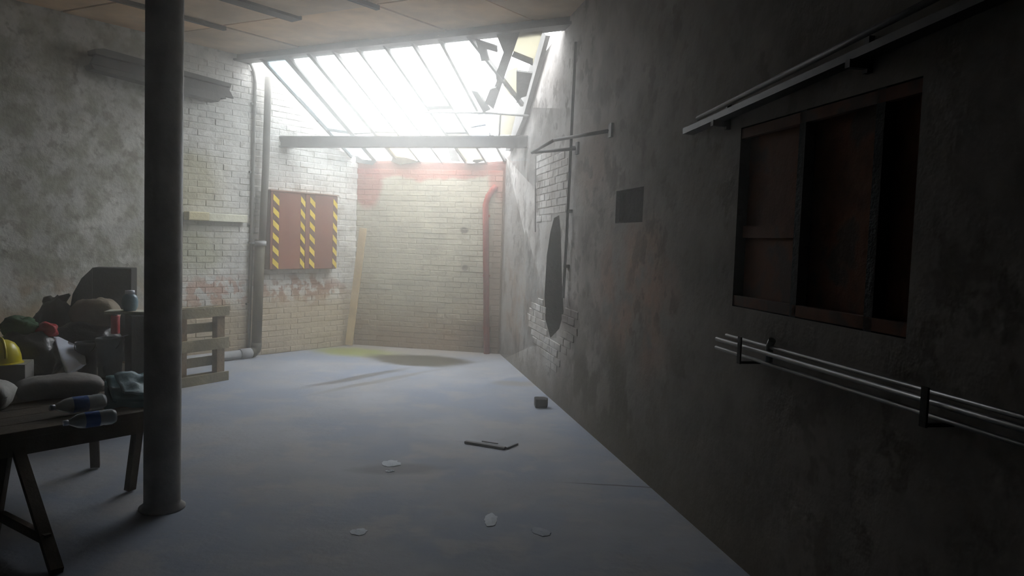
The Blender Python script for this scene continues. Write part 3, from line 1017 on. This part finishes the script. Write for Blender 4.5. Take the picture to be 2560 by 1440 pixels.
# cable tray high on the right wall
t = thing('cable_tray', 'long dull cable tray running high along the dark right wall', 'tray', WR.copy())
a, b = wpt(WR, 1700, 334, .10), wpt(WR, 2434, 5, .10)
b = a + (b - a) * 1.6
for dz, w, h, nm in ((0, .07, .006, 'base'),):
    bm = BM()
    bar(bm, a + Vector((0, .05, 0)), b + Vector((0, .05, 0)), w, h)
    obj(nm, bm, m_tray, t)
for dy in (.018, .082):
    bm = BM()
    bar(bm, a + Vector((0, dy, .015)), b + Vector((0, dy, .015)), .005, .03)
    obj('side_rail', bm, m_tray, t)
a2 = wpt(WR, 1745, 296, .08)
bm = BM()
tube(bm, [a2, a2 + (b - a) * 0.9 + Vector((0, 0, 0.05))], 0.014, 8)
obj('cable', bm, m_steel, t)
for f in (.12, .45, .8):
    p = a.lerp(b, f)
    bm = BM()
    box(bm, (p.x, -.05, p.z - .02), (.03, .10, .03))
    box(bm, (p.x, -.012, p.z + .02), (.03, .024, .14))
    obj('tray_bracket', bm, m_steel, t)

# ------------------------------------------------------------------ pallet standing on its edge
pa, pb = atz(572, 950), atz(345, 990)
pd_ = (pb - pa).normalized()
PL = 1.2
pf = wall_frame(pa + pd_ * PL, -pd_)                 # s runs towards the right end
t = thing('wooden_pallet', 'weathered wooden pallet standing on its long edge by the left wall', 'pallet', pf)
for z0_, z1_ in ((0.0, .10), (.35, .47), (.70, .80)):
    bm = BM()
    box(bm, (PL / 2, 0.011, (z0_ + z1_) / 2), (PL, 0.022, z1_ - z0_))
    obj('slat', bm, m_pallet, t, bevel=0.002)
for s in (0.05, .60, PL - .13):
    for z0_, z1_ in ((0.01, .10), (.35, .46), (.70, .79)):
        pass
    bm = BM()
    box(bm, (s + .04, .061, .40), (.10, .078, .79))
    obj('stringer', bm, m_palletblock, t, bevel=0.003)
for z0_, z1_ in ((0.0, .10), (.17, .27), (.35, .45), (.53, .63), (.70, .80)):
    bm = BM()
    box(bm, (PL / 2, .111, (z0_ + z1_) / 2), (PL, .02, z1_ - z0_))
    obj('slat', bm, m_pallet, t, bevel=0.002)

# ------------------------------------------------------------------ trestle bench at the left
e0, e1b = atz(0, 1087, .52), atz(343, 1031, .52)
bd = (e1b - e0)
bd.z = 0
bd.normalize()
bn = Vector((-bd.y, bd.x, 0))
endR = e1b + bd * 0.16
BLEN = 1.9
bf = wall_frame(endR - bd * BLEN, bd)                # local x along the front edge, y away from the viewer
bf.translation.z = 0
BW = 0.72
t = thing('trestle_bench', 'low dark timber trestle bench piled with rubbish at the left', 'bench', bf)
for k in range(4):
    bm = BM()
    box(bm, (BLEN / 2, BW * (k + .5) / 4, .50), (BLEN, BW / 4 - .006, .04))
    obj('plank', bm, m_bench, t, bevel=0.003)
bm = BM()
box(bm, (BLEN / 2, .03, .435), (BLEN - .02, .04, .09))
obj('apron', bm, m_bench, t)
bm = BM()
box(bm, (BLEN / 2, BW - .03, .435), (BLEN - .02, .04, .09))
obj('apron', bm, m_bench, t)
bfi = bf.inverted()
la, lb = bfi @ atz(142, 1436), bfi @ atz(-20, 1345)
ta = bfi @ atz(70, 1150, .40)
for a_, b_ in ((Vector((ta.x + .02, .05, .43)), la), (Vector((ta.x - .03, .05, .43)), lb), (Vector((ta.x + .02, BW - .05, .43)), Vector((ta.x + .1, BW + .05, 0))), (Vector((BLEN - .1, .10, .43)), Vector((BLEN - .12, .16, 0))), (Vector((BLEN - .1, BW - .05, .43)), Vector((BLEN - .04, BW + .05, 0)))):
    bm = BM()
    bar(bm, a_, b_ + Vector((0, 0, 0.012)), .055, .04)
    obj('leg', bm, m_bench, t)
bm = BM()
bar(bm, la.lerp(ta, .28), lb.lerp(ta, .28), .03, .05)
obj('brace', bm, m_bench, t)

# ------------------------------------------------------------------ things on the bench and behind it
def sack(name, c, size, m, rz=0.0, seed=1, puff=1.0, tilt=0.0):
    """stuffed pillow-shaped sack with pinched corners, resting on z = c.z"""
    bm = BM()
    nu, nv = 24, 14
    r = random.Random(seed)
    offv = Vector((r.uniform(0, 50), r.uniform(0, 50), r.uniform(0, 50)))
    L_, W_, H_ = size
    rows = {}
    for side in (1, -1):
        for i in range(nu + 1):
            for j in range(nv + 1):
                u, v = i / nu * 2 - 1, j / nv * 2 - 1
                edge = (1 - abs(u) ** 3.0) * (1 - abs(v) ** 3.0)
                if side == -1 and (i in (0, nu) or j in (0, nv)):
                    continue
                h = edge ** 0.5
                wob = noise.noise(Vector((u * 2.2, v * 2.2, side)) + offv) * 0.16
                x = u * L_ / 2 * (1 - 0.05 * v * v)
                y = v * W_ / 2 * (1 - 0.07 * u * u)
                z = H_ * (0.5 + (0.5 + wob * .5) * h) if side == 1 else H_ * (0.5 - 0.5 * min(1, h * 1.5))
                z += H_ * 0.05 * noise.noise(Vector((u * 6, v * 6, 3)) + offv) * h * (side == 1)
                rows[(side, i, j)] = bm.verts.new((x, y, z))
    g = lambda s, i, j: rows.get((s, i, j)) or rows[(1, i, j)]
    for side in (1, -1):
        for i in range(nu):
            for j in range(nv):
                f = bm.faces.new((g(side, i, j), g(side, i + 1, j), g(side, i + 1, j + 1), g(side, i, j + 1)))
                f.smooth = True
    o = obj(name, bm, m)
    o.matrix_world = T(c) @ RZ(rz) @ Matrix.Rotation(tilt, 4, 'Y')
    return o
def lump(name, c, size, m, seed=1, rough=0.25, parent=None, power=2.6):
    """heaped bag: rounded lump with creases and a flat bottom on z = c.z"""
    bm = BM()
    bmesh.ops.create_icosphere(bm, subdivisions=4, radius=1.0)
    r = random.Random(seed)
    offv = Vector((r.uniform(0, 60), r.uniform(0, 60), r.uniform(0, 60)))
    for v in bm.verts:
        d = v.co.normalized()
        k = (abs(d.x) ** power + abs(d.y) ** power + abs(d.z) ** power) ** (-1 / power)
        n1_ = noise.noise(d * 1.6 + offv) * rough + abs(noise.noise(d * 4.0 + offv)) * -rough * .7
        p = d * k * (1 + n1_)
        p.z = max(p.z, -0.72)
        v.co = Vector((p.x * size[0] / 2, p.y * size[1] / 2, (p.z + 0.72) / 1.72 * size[2]))
    for f in bm.faces:
        f.smooth = True
    o = obj(name, bm, m, parent)
    if parent is None:
        o.matrix_world = T(c)
    else:
        o.matrix_local = T(c)
    return o
def pz(px, py, y, z=None):
    """point at depth y under a pixel; z replaces its height"""
    p = aty(px, py, y)
    if z is not None:
        p.z = z
    return p
TOP = 0.522
# water bottles lying on the bench
def bottle(label, a, b, r):
    """lying bottle, a = base centre, b = cap tip"""
    ln = (b - a).length
    M_ = T(a) @ frame_of(a, b).to_4x4() @ Matrix.Rotation(math.pi / 2, 4, 'Y')
    t = thing('water_bottle', label, 'bottle', M_, 'bottles lying on the bench')
    bm = BM()
    lathe(bm, [(0, 0), (r * .8, 0), (r, .02), (r, ln * .2), (r * .95, ln * .25), (r, ln * .3), (r, ln * .62), (r * .85, ln * .74), (r * .4, ln * .88), (r * .32, ln * .93), (0, ln * .93)], 20)
    obj('body', bm, m_pet, t)
    bm = BM()
    lathe(bm, [(r * 1.0, ln * .33), (r * 1.015, ln * .34), (r * 1.015, ln * .60), (r * 1.0, ln * .61)], 20)
    obj('label_band', bm, m_blue, t)
    bm = BM()
    lathe(bm, [(0, ln * .91), (r * .36, ln * .91), (r * .36, ln), (0, ln)], 14)
    obj('cap', bm, m_film, t)
bottle('clear water bottle with blue band lying nearer the grey sack', atz(262, 1002, TOP + .052), atz(124, 1020, TOP + .05), .046)
bottle('clear water bottle with blue band lying nearest the bench front', atz(288, 1040, TOP + .048), atz(158, 1058, TOP + .046), .042)
p = atz(150, 988, TOP)
tag(sack('paper_sack', Vector((p.x, p.y, TOP)), (.50, .30, .13), m_grey_sack, math.atan2(bd.y, bd.x) - .35, 3), 'flat grey paper sack lying behind the water bottles', 'sack')
p = atz(-62, 1022, TOP)
tag(sack('woven_sack', Vector((p.x - .02, p.y, TOP)), (.42, .34, .17), m_white_sack, .4, 7), 'pale woven sack at the left edge of the bench', 'sack')
# bench-end tarpaulin: folded sheets
t = thing('folded_tarpaulin', 'folded teal tarpaulin on the bench beside the column', 'tarpaulin', T(atz(330, 1006, TOP)))
for k, (m, w, dx, a_, h_) in enumerate(((m_teal, .30, 0, .5, .03), (m_teal, .27, .01, .62, .055), (m_tealpale, .2, .03, .75, .08))):
    bm = BM()
    n_ = 10
    g_ = {}
    for i in range(n_ + 1):
        for j in range(n_ + 1):
            u, v = i / n_ - .5, j / n_ - .5
            zz = h_ + .03 * noise.noise(Vector((u * 3, v * 3, k))) + .25 * (v + .5) * .35
            g_[i, j] = (Vector((u * w, v * w * 1.1, max(zz, .006 + k * .004))))
    top_ = {q: bm.verts.new(v) for q, v in g_.items()}
    bot_ = {q: bm.verts.new(v - Vector((0, 0, .012 if k else min(.03, v.z)))) for q, v in g_.items()}
    for i in range(n_):
        for j in range(n_):
            bm.faces.new((top_[i, j], top_[i + 1, j], top_[i + 1, j + 1], top_[i, j + 1])).smooth = True
            bm.faces.new((bot_[i, j], bot_[i, j + 1], bot_[i + 1, j + 1], bot_[i + 1, j])).smooth = True
    for i in range(n_):
        for q in ((i, 0, i + 1, 0), (i, n_, i + 1, n_), (0, i, 0, i + 1), (n_, i, n_, i + 1)):
            bm.faces.new((top_[q[0], q[1]], top_[q[2], q[3]], bot_[q[2], q[3]], bot_[q[0], q[1]]))
    obj('fold', bm, m, t, T(dx, 0, 0) @ RZ(a_))

# low dark crate behind the bench that carries the rest of the heap
t = thing('storage_crate', 'long low dark crate against the left wall under the rubbish heap', 'crate', wall_frame(Vector((-2.84, 6.24, 0)) - dL * 1.6, dL))
CLN, CWD = 1.6, 1.0
for k in range(3):
    bm = BM()
    box(bm, (CLN / 2, -.012, .02 + .13 * k + .055), (CLN, .024, .118))
    obj('side_board', bm, m_bench, t)
for s in (.012, CLN - .012):
    bm = BM()
    box(bm, (s, CWD / 2, .2), (.024, CWD - .004, .39))
    obj('end_board', bm, m_bench, t)
for k in range(5):
    bm = BM()
    box(bm, (CLN / 2, CWD * (k + .5) / 5, .388), (CLN, CWD / 5 - .006, .024))
    obj('lid_board', bm, m_bench, t)
bm = BM()
box(bm, (CLN / 2, CWD - .012, .19), (CLN, .024, .36))
obj('side_board', bm, m_bench, t)

CT = 0.401
def onc(px, py):
    p = atz(px, py, CT)
    p.z = CT
    return p
def carton(name, label, c, size, m, rz, flaps=True):
    t = thing(name, label, 'box', T(c) @ RZ(rz))
    L_, W_, H_ = size
    bm = BM()
    box(bm, (0, 0, H_ / 2), (L_, W_, H_))
    obj('body', bm, m, t, bevel=0.004)
    if flaps:
        for sgn in (-1, 1):
            bm = BM()
            box(bm, (0, sgn * W_ / 4, H_ + .003), (L_ - .004, W_ / 2 - .004, .005))
            obj('flap', bm, m, t)
    return t
HB = 0.17
p = onc(8, 965)
carton('cardboard_box', 'grey cardboard box under the yellow hard hat', p, (.34, .26, HB), m_card, .35)
# yellow hard hat
t = thing('hard_hat', 'yellow plastic hard hat on the grey box at the left edge', 'helmet', T(p + Vector((0.0, -0.02, HB + .012))) @ RZ(2.4))
bm = BM()
lathe(bm, [(.128, 0), (.130, .012), (.126, .05), (.112, .10), (.085, .14), (.045, .162), (0, .168)], 28)
obj('shell', bm, m_hat, t)
bm = BM()
prof = []
for k in range(29):
    a_ = 2 * math.pi * k / 28
    ex = 0.020 + 0.035 * max(0, math.cos(a_)) ** 2
    prof.append((a_, ex))
ri = [bm.verts.new((.126 * math.cos(a_), .126 * math.sin(a_), .006)) for a_, ex in prof[:-1]]
ro = [bm.verts.new(((.126 + ex) * math.cos(a_), (.126 + ex) * math.sin(a_), -.004)) for a_, ex in prof[:-1]]
r2 = [bm.verts.new((.126 * math.cos(a_), .126 * math.sin(a_), -.002)) for a_, ex in prof[:-1]]
for k in range(28):
    bm.faces.new((ri[k], ri[(k + 1) % 28], ro[(k + 1) % 28], ro[k]))
    bm.faces.new((r2[k], ro[k], ro[(k + 1) % 28], r2[(k + 1) % 28]))
obj('brim', bm, m_hat, t)
bm = BM()
pts = [(.125 * math.cos(a_), 0, .002 + .172 * math.sin(a_)) for a_ in [math.pi * k / 14 for k in range(1, 14)]]
tube(bm, pts, .012, 8)
obj('ridge', bm, m_hat, t)

p = onc(75, 940)
tag(lump('rubbish_bag', p, (.46, .34, .36), m_bag, 11, .22), 'black rubbish bag in the heap behind the hard hat', 'bag')
tag(lump('green_cloth', p + Vector((-.09, .02, .325)), (.26, .22, .15), m_green, 15, .3), 'dark green cloth bundled on top of the left rubbish bag', 'cloth')
tag(lump('red_cloth', p + Vector((.11, .05, .315)), (.15, .12, .11), m_red, 19, .3), 'small red cloth bundle beside the dark green cloth', 'cloth')
# white plastic film, a bent stiff sheet
a_, b_, c_, d_ = pz(134, 842, 6.05), pz(198, 872, 6.1), pz(204, 912, 5.78), pz(165, 938, 5.62)
bm = BM()
g_ = {}
for i in range(9):
    for j in range(9):
        u, v = i / 8, j / 8
        q = (a_.lerp(b_, u)).lerp(d_.lerp(c_, u), v)
        q = q + Vector((-.25, -.9, .1)) * (.06 * math.sin(math.pi * u) * math.sin(math.pi * v) + .012 * noise.noise(Vector((u * 4, v * 4, 1))))
        g_[i, j] = (bm.verts.new(q), bm.verts.new(q + Vector((.01, .05, -.005))))
for i in range(8):
    for j in range(8):
        for k in (0, 1):
            bm.faces.new([g_[x][k] for x in ((i, j), (i + 1, j), (i + 1, j + 1), (i, j + 1))]).smooth = True
for i in range(8):
    for x, y in (((i, 0), (i + 1, 0)), ((i, 8), (i + 1, 8)), ((0, i), (0, i + 1)), ((8, i), (8, i + 1))):
        bm.faces.new((g_[x][0], g_[y][0], g_[y][1], g_[x][1]))
tag(obj('plastic_film', bm, m_film), 'shiny white plastic wrapping catching the light beside the black bag', 'wrapping')

def tub(name, label, c, r0, r1, h, m, handle=True):
    t = thing(name, label, 'bucket', T(c))
    bm = BM()
    lathe(bm, [(0, 0), (r0, 0), (r1, h), (r1 + .008, h), (r1 + .008, h - .02), (r1 + .004, h - .022)], 28)
    lathe(bm, [(r1 - .004, h), (r0 - .004, .006), (0, .006)], 28)
    obj('shell', bm, m, t)
    bm = BM()
    tube(bm, [(r1 * math.cos(a) * 1.02, -.012 - r1 * .35 * math.sin(a) - 0.02, h - .02 - r1 * .9 * math.sin(a)) for a in [math.pi * k / 12 for k in range(13)]], .004, 6)
    obj('handle', bm, m_galv, t)
    return t
tub('tub', 'small charcoal plastic tub standing left of the grey bucket', onc(218, 938), .066, .082, .27, m_bin)
pb_ = onc(275, 940)
tub('bucket', 'grey plastic bucket at the front of the rubbish heap', pb_, .085, .098, .31, m_bucket)
bm = BM()
q = pb_ + Vector((.07, 0, .312))
prism(bm, [q + Vector(v) for v in ((-.03, -.05, 0), (.06, -.04, .015), (.09, .05, .03), (0, .06, .005))], (0, 0, .004))
tag(obj('paper_sheet', bm, m_paper), 'white paper scrap lying on the rim of the grey bucket', 'paper')

p = onc(208, 912)
tag(lump('rubbish_bag', p, (.60, .38, .38), m_bag, 23, .2), 'wide black rubbish bag under the beige sack', 'bag')
tag(sack('cloth_sack', p + Vector((.09, .03, .345)), (.38, .26, .23), m_beige_sack, .2, 9), 'beige cloth sack slumped on the wide black bag', 'sack')
pcan = p + Vector((.31, -.06, .29))
t = thing('red_can', 'small red can beside the beige sack', 'can', T(pcan))
bm = BM()
lathe(bm, [(0, 0), (.034, 0), (.036, .006), (.036, .15), (.033, .155), (0, .155)], 20)
obj('body', bm, m_red, t)
bm = BM()
lathe(bm, [(0, .154), (.018, .154), (.018, .17), (0, .17)], 14)
obj('cap', bm, m_bin, t)
p = onc(138, 902)
t = thing('tied_bag', 'dark tied rubbish bag with upright ears behind the wide black bag', 'bag', T(p))
lump('body', Vector((0, 0, 0)), (.34, .32, .57), m_bag, 31, .18, t, 2.2)
for sgn, hx in ((-1, -.10), (1, .09)):
    bm = BM()
    tube(bm, [(hx * .3, 0, .48), (hx * .7, 0, .55), (hx * (1.0 if sgn < 0 else 1.4), .01, .575 + .02 * sgn)], [.06, .045, .012], 8)
    obj('ear', bm, m_bag, t)
p = onc(287, 898)
t = carton('dark_carton', 'tall dark carton with a drooping flap at the back of the heap', p, (.32, .22, .83), m_darkbox, .25)
bm = BM()
prism(bm, [(-.155, -.124, .83), (-.155, -.124, .45), (-.33, -.124, .48), (-.31, -.124, .60), (-.24, -.124, .74)], (0, .012, 0))
obj('flap', bm, m_darkbox, t)
p = onc(370, 936)
HBX = .50
carton('black_box', 'plain black box behind the column, carrying a pale board', p, (.30, .26, HBX), m_darkbox, .65, False)
bm = BM()
box(bm, (-.10, 0, .012), (.42, .17, .024))
o = obj('pale_board', bm, m_pale, bevel=0.003)
o.matrix_world = T(p + Vector((0, 0, HBX + .001))) @ RZ(.2)
tag(o, 'short pale board lying across the black box', 'board')
pj = o.matrix_world @ Vector((-.14, 0, .025))
t = thing('plastic_jar', 'round blue tinted plastic jar standing on the pale board', 'jar', T(pj))
bm = BM()
lathe(bm, [(0, 0), (.045, 0), (.060, .03), (.063, .075), (.055, .115), (.035, .135), (0, .138)], 24)
obj('body', bm, m_bluejar, t)
bm = BM()
lathe(bm, [(0, .136), (.036, .136), (.036, .165), (0, .165)], 20)
obj('lid', bm, m_film, t)

# ------------------------------------------------------------------ things lying on the floor
p = atz(1351, 1017)
bm = BM()
box(bm, (0, 0, .035), (.10, .15, .07))
box(bm, (.035, -.045, .03), (.06, .09, .06))
o = obj('block', bm, m_blackblock, bevel=0.006)
o.matrix_world = T(p) @ RZ(.25)
bpy.data.objects.remove(o)
bm = BM()
prism(bm, [(-.06, -.06, 0), (.055, -.07, 0), (.075, .02, 0), (.05, .08, 0), (-.055, .075, 0)], (0, 0, .085))
o = obj('stone_block', bm, m_blackblock, bevel=0.008)
o.matrix_world = T(p) @ RZ(.1)
tag(o, 'small dark block lying on the floor by the right wall', 'block')

a_, b_, c_ = atz(1163, 1108), atz(1263, 1124), atz(1294, 1112)
t = thing('angle_strip', 'bent dark strip lying on the open concrete floor', 'strip', T(b_))
bm = BM()
bar(bm, a_ - b_ + Vector((0, 0, .011)), Vector((0, 0, .011)), .035, .018)
obj('long_arm', bm, m_steel, t, bevel=0.002)
bm = BM()
bar(bm, Vector((.012, .012, .008)), c_ - b_ + Vector((0, 0, .008)), .014, .012)
obj('short_arm', bm, m_steel, t)
bm = BM()
bar(bm, atz(1205, 1104) - b_ + Vector((0, 0, .004)), atz(1245, 1110) - b_ + Vector((0, 0, .004)), .008, .006)
obj('wire', bm, m_steel, t)

m_dullpaper = mat('dull_blue_grey_paper', (0.30, 0.33, 0.38), 0.8, var=0.1)
def scrap(label, px, py, l, w, h, seed, rz, m=None):
    bm = BM()
    r = random.Random(seed)
    off = Vector((r.uniform(0, 30), r.uniform(0, 30), 0))
    n_ = 9
    g_ = {}
    for i in range(n_ + 1):
        for j in range(n_ + 1):
            u, v = i / n_ * 2 - 1, j / n_ * 2 - 1
            k = 1 + .3 * noise.noise(Vector((u * 2, v * 2, 5)) + off)
            e = max(abs(u), abs(v))
            rr = math.hypot(u, v) or 1
            q = Vector((u * e / rr * k * l / 2, v * e / rr * k * w / 2, h * (1 - e) * (.6 + .8 * abs(noise.noise(Vector((u * 3, v * 3, 9)) + off))) + .003))
            g_[i, j] = (bm.verts.new(q), bm.verts.new(Vector((q.x, q.y, .001))))
    for i in range(n_):
        for j in range(n_):
            for k in (0, 1):
                bm.faces.new([g_[x][k] for x in ((i, j), (i + 1, j), (i + 1, j + 1), (i, j + 1))])
    for i in range(n_):
        for x, y in (((i, 0), (i + 1, 0)), ((i, n_), (i + 1, n_)), ((0, i), (0, i + 1)), ((n_, i), (n_, i + 1))):
            bm.faces.new((g_[x][0], g_[y][0], g_[y][1], g_[x][1]))
    o = obj('paper_scrap', bm, m or m_paper)
    o.matrix_world = T(atz(px, py)) @ RZ(rz)
    tag(o, label, 'paper', 'paper scraps on the floor')
scrap('crumpled white paper in the middle of the floor, nearest the bent strip', 978, 1160, .13, .16, .012, 1, .3)
scrap('flattened white paper end below the crumpled sheet', 975, 1178, .06, .05, .012, 6, .3)
scrap('small flat white paper scrap nearest the foot of the column', 898, 1330, .09, .09, .006, 2, .3)
scrap('upright oblong pale paper scrap in the near middle of the floor', 1227, 1300, .075, .20, .008, 3, -.05)
scrap('dull torn paper scrap in the dark near the right wall', 1352, 1330, .09, .13, .006, 4, .6, m_dullpaper)

# ------------------------------------------------------------------ haze hanging in the room
bm = BM()
HY = 3.0                                     # haze kept to the far part so the near right wall stays dark
hl, hr = A2 + dL * ((HY - A2.y) / dL.y), B2 + dR * ((HY - B2.y) / dR.y)
ring = [(hl, CEIL), (BL, 3.70), (A2, edgeA[1]), (B2, 2.75), (BR, 3.70), (hr, CEIL)]
lo_ = [bm.verts.new(Vector((p.x, p.y, 0.002))) for p, z in ring]
hi_ = [bm.verts.new(Vector((p.x, p.y, z))) for p, z in ring]
n_ = len(ring)
for i in range(n_):
    j = (i + 1) % n_
    bm.faces.new((lo_[i], lo_[j], hi_[j], hi_[i]))
bm.faces.new(lo_)
bm.faces.new((hi_[0], hi_[1], hi_[4], hi_[5]))
bm.faces.new((hi_[1], hi_[2], hi_[4]))
bm.faces.new((hi_[2], hi_[3], hi_[4]))
m_haze = bpy.data.materials.new('dust_haze_and_bloom')
m_haze.use_nodes = True
nt = m_haze.node_tree
nt.nodes.remove(nt.nodes['Principled BSDF'])
vsn = nt.nodes.new('ShaderNodeVolumeScatter')
vsn.inputs['Color'].default_value = (0.96, 0.96, 0.93, 1)
vsn.inputs['Density'].default_value = HAZE_DENSITY  # thick enough that the haze also stands in for lens bloom
vsn.inputs['Anisotropy'].default_value = HAZE_G
nt.links.new(vsn.outputs[0], nt.nodes['Material Output'].inputs['Volume'])
tag(obj('haze', bm, m_haze), 'pale dusty haze and lens bloom filling the room below the skylight', 'haze', kind='stuff')
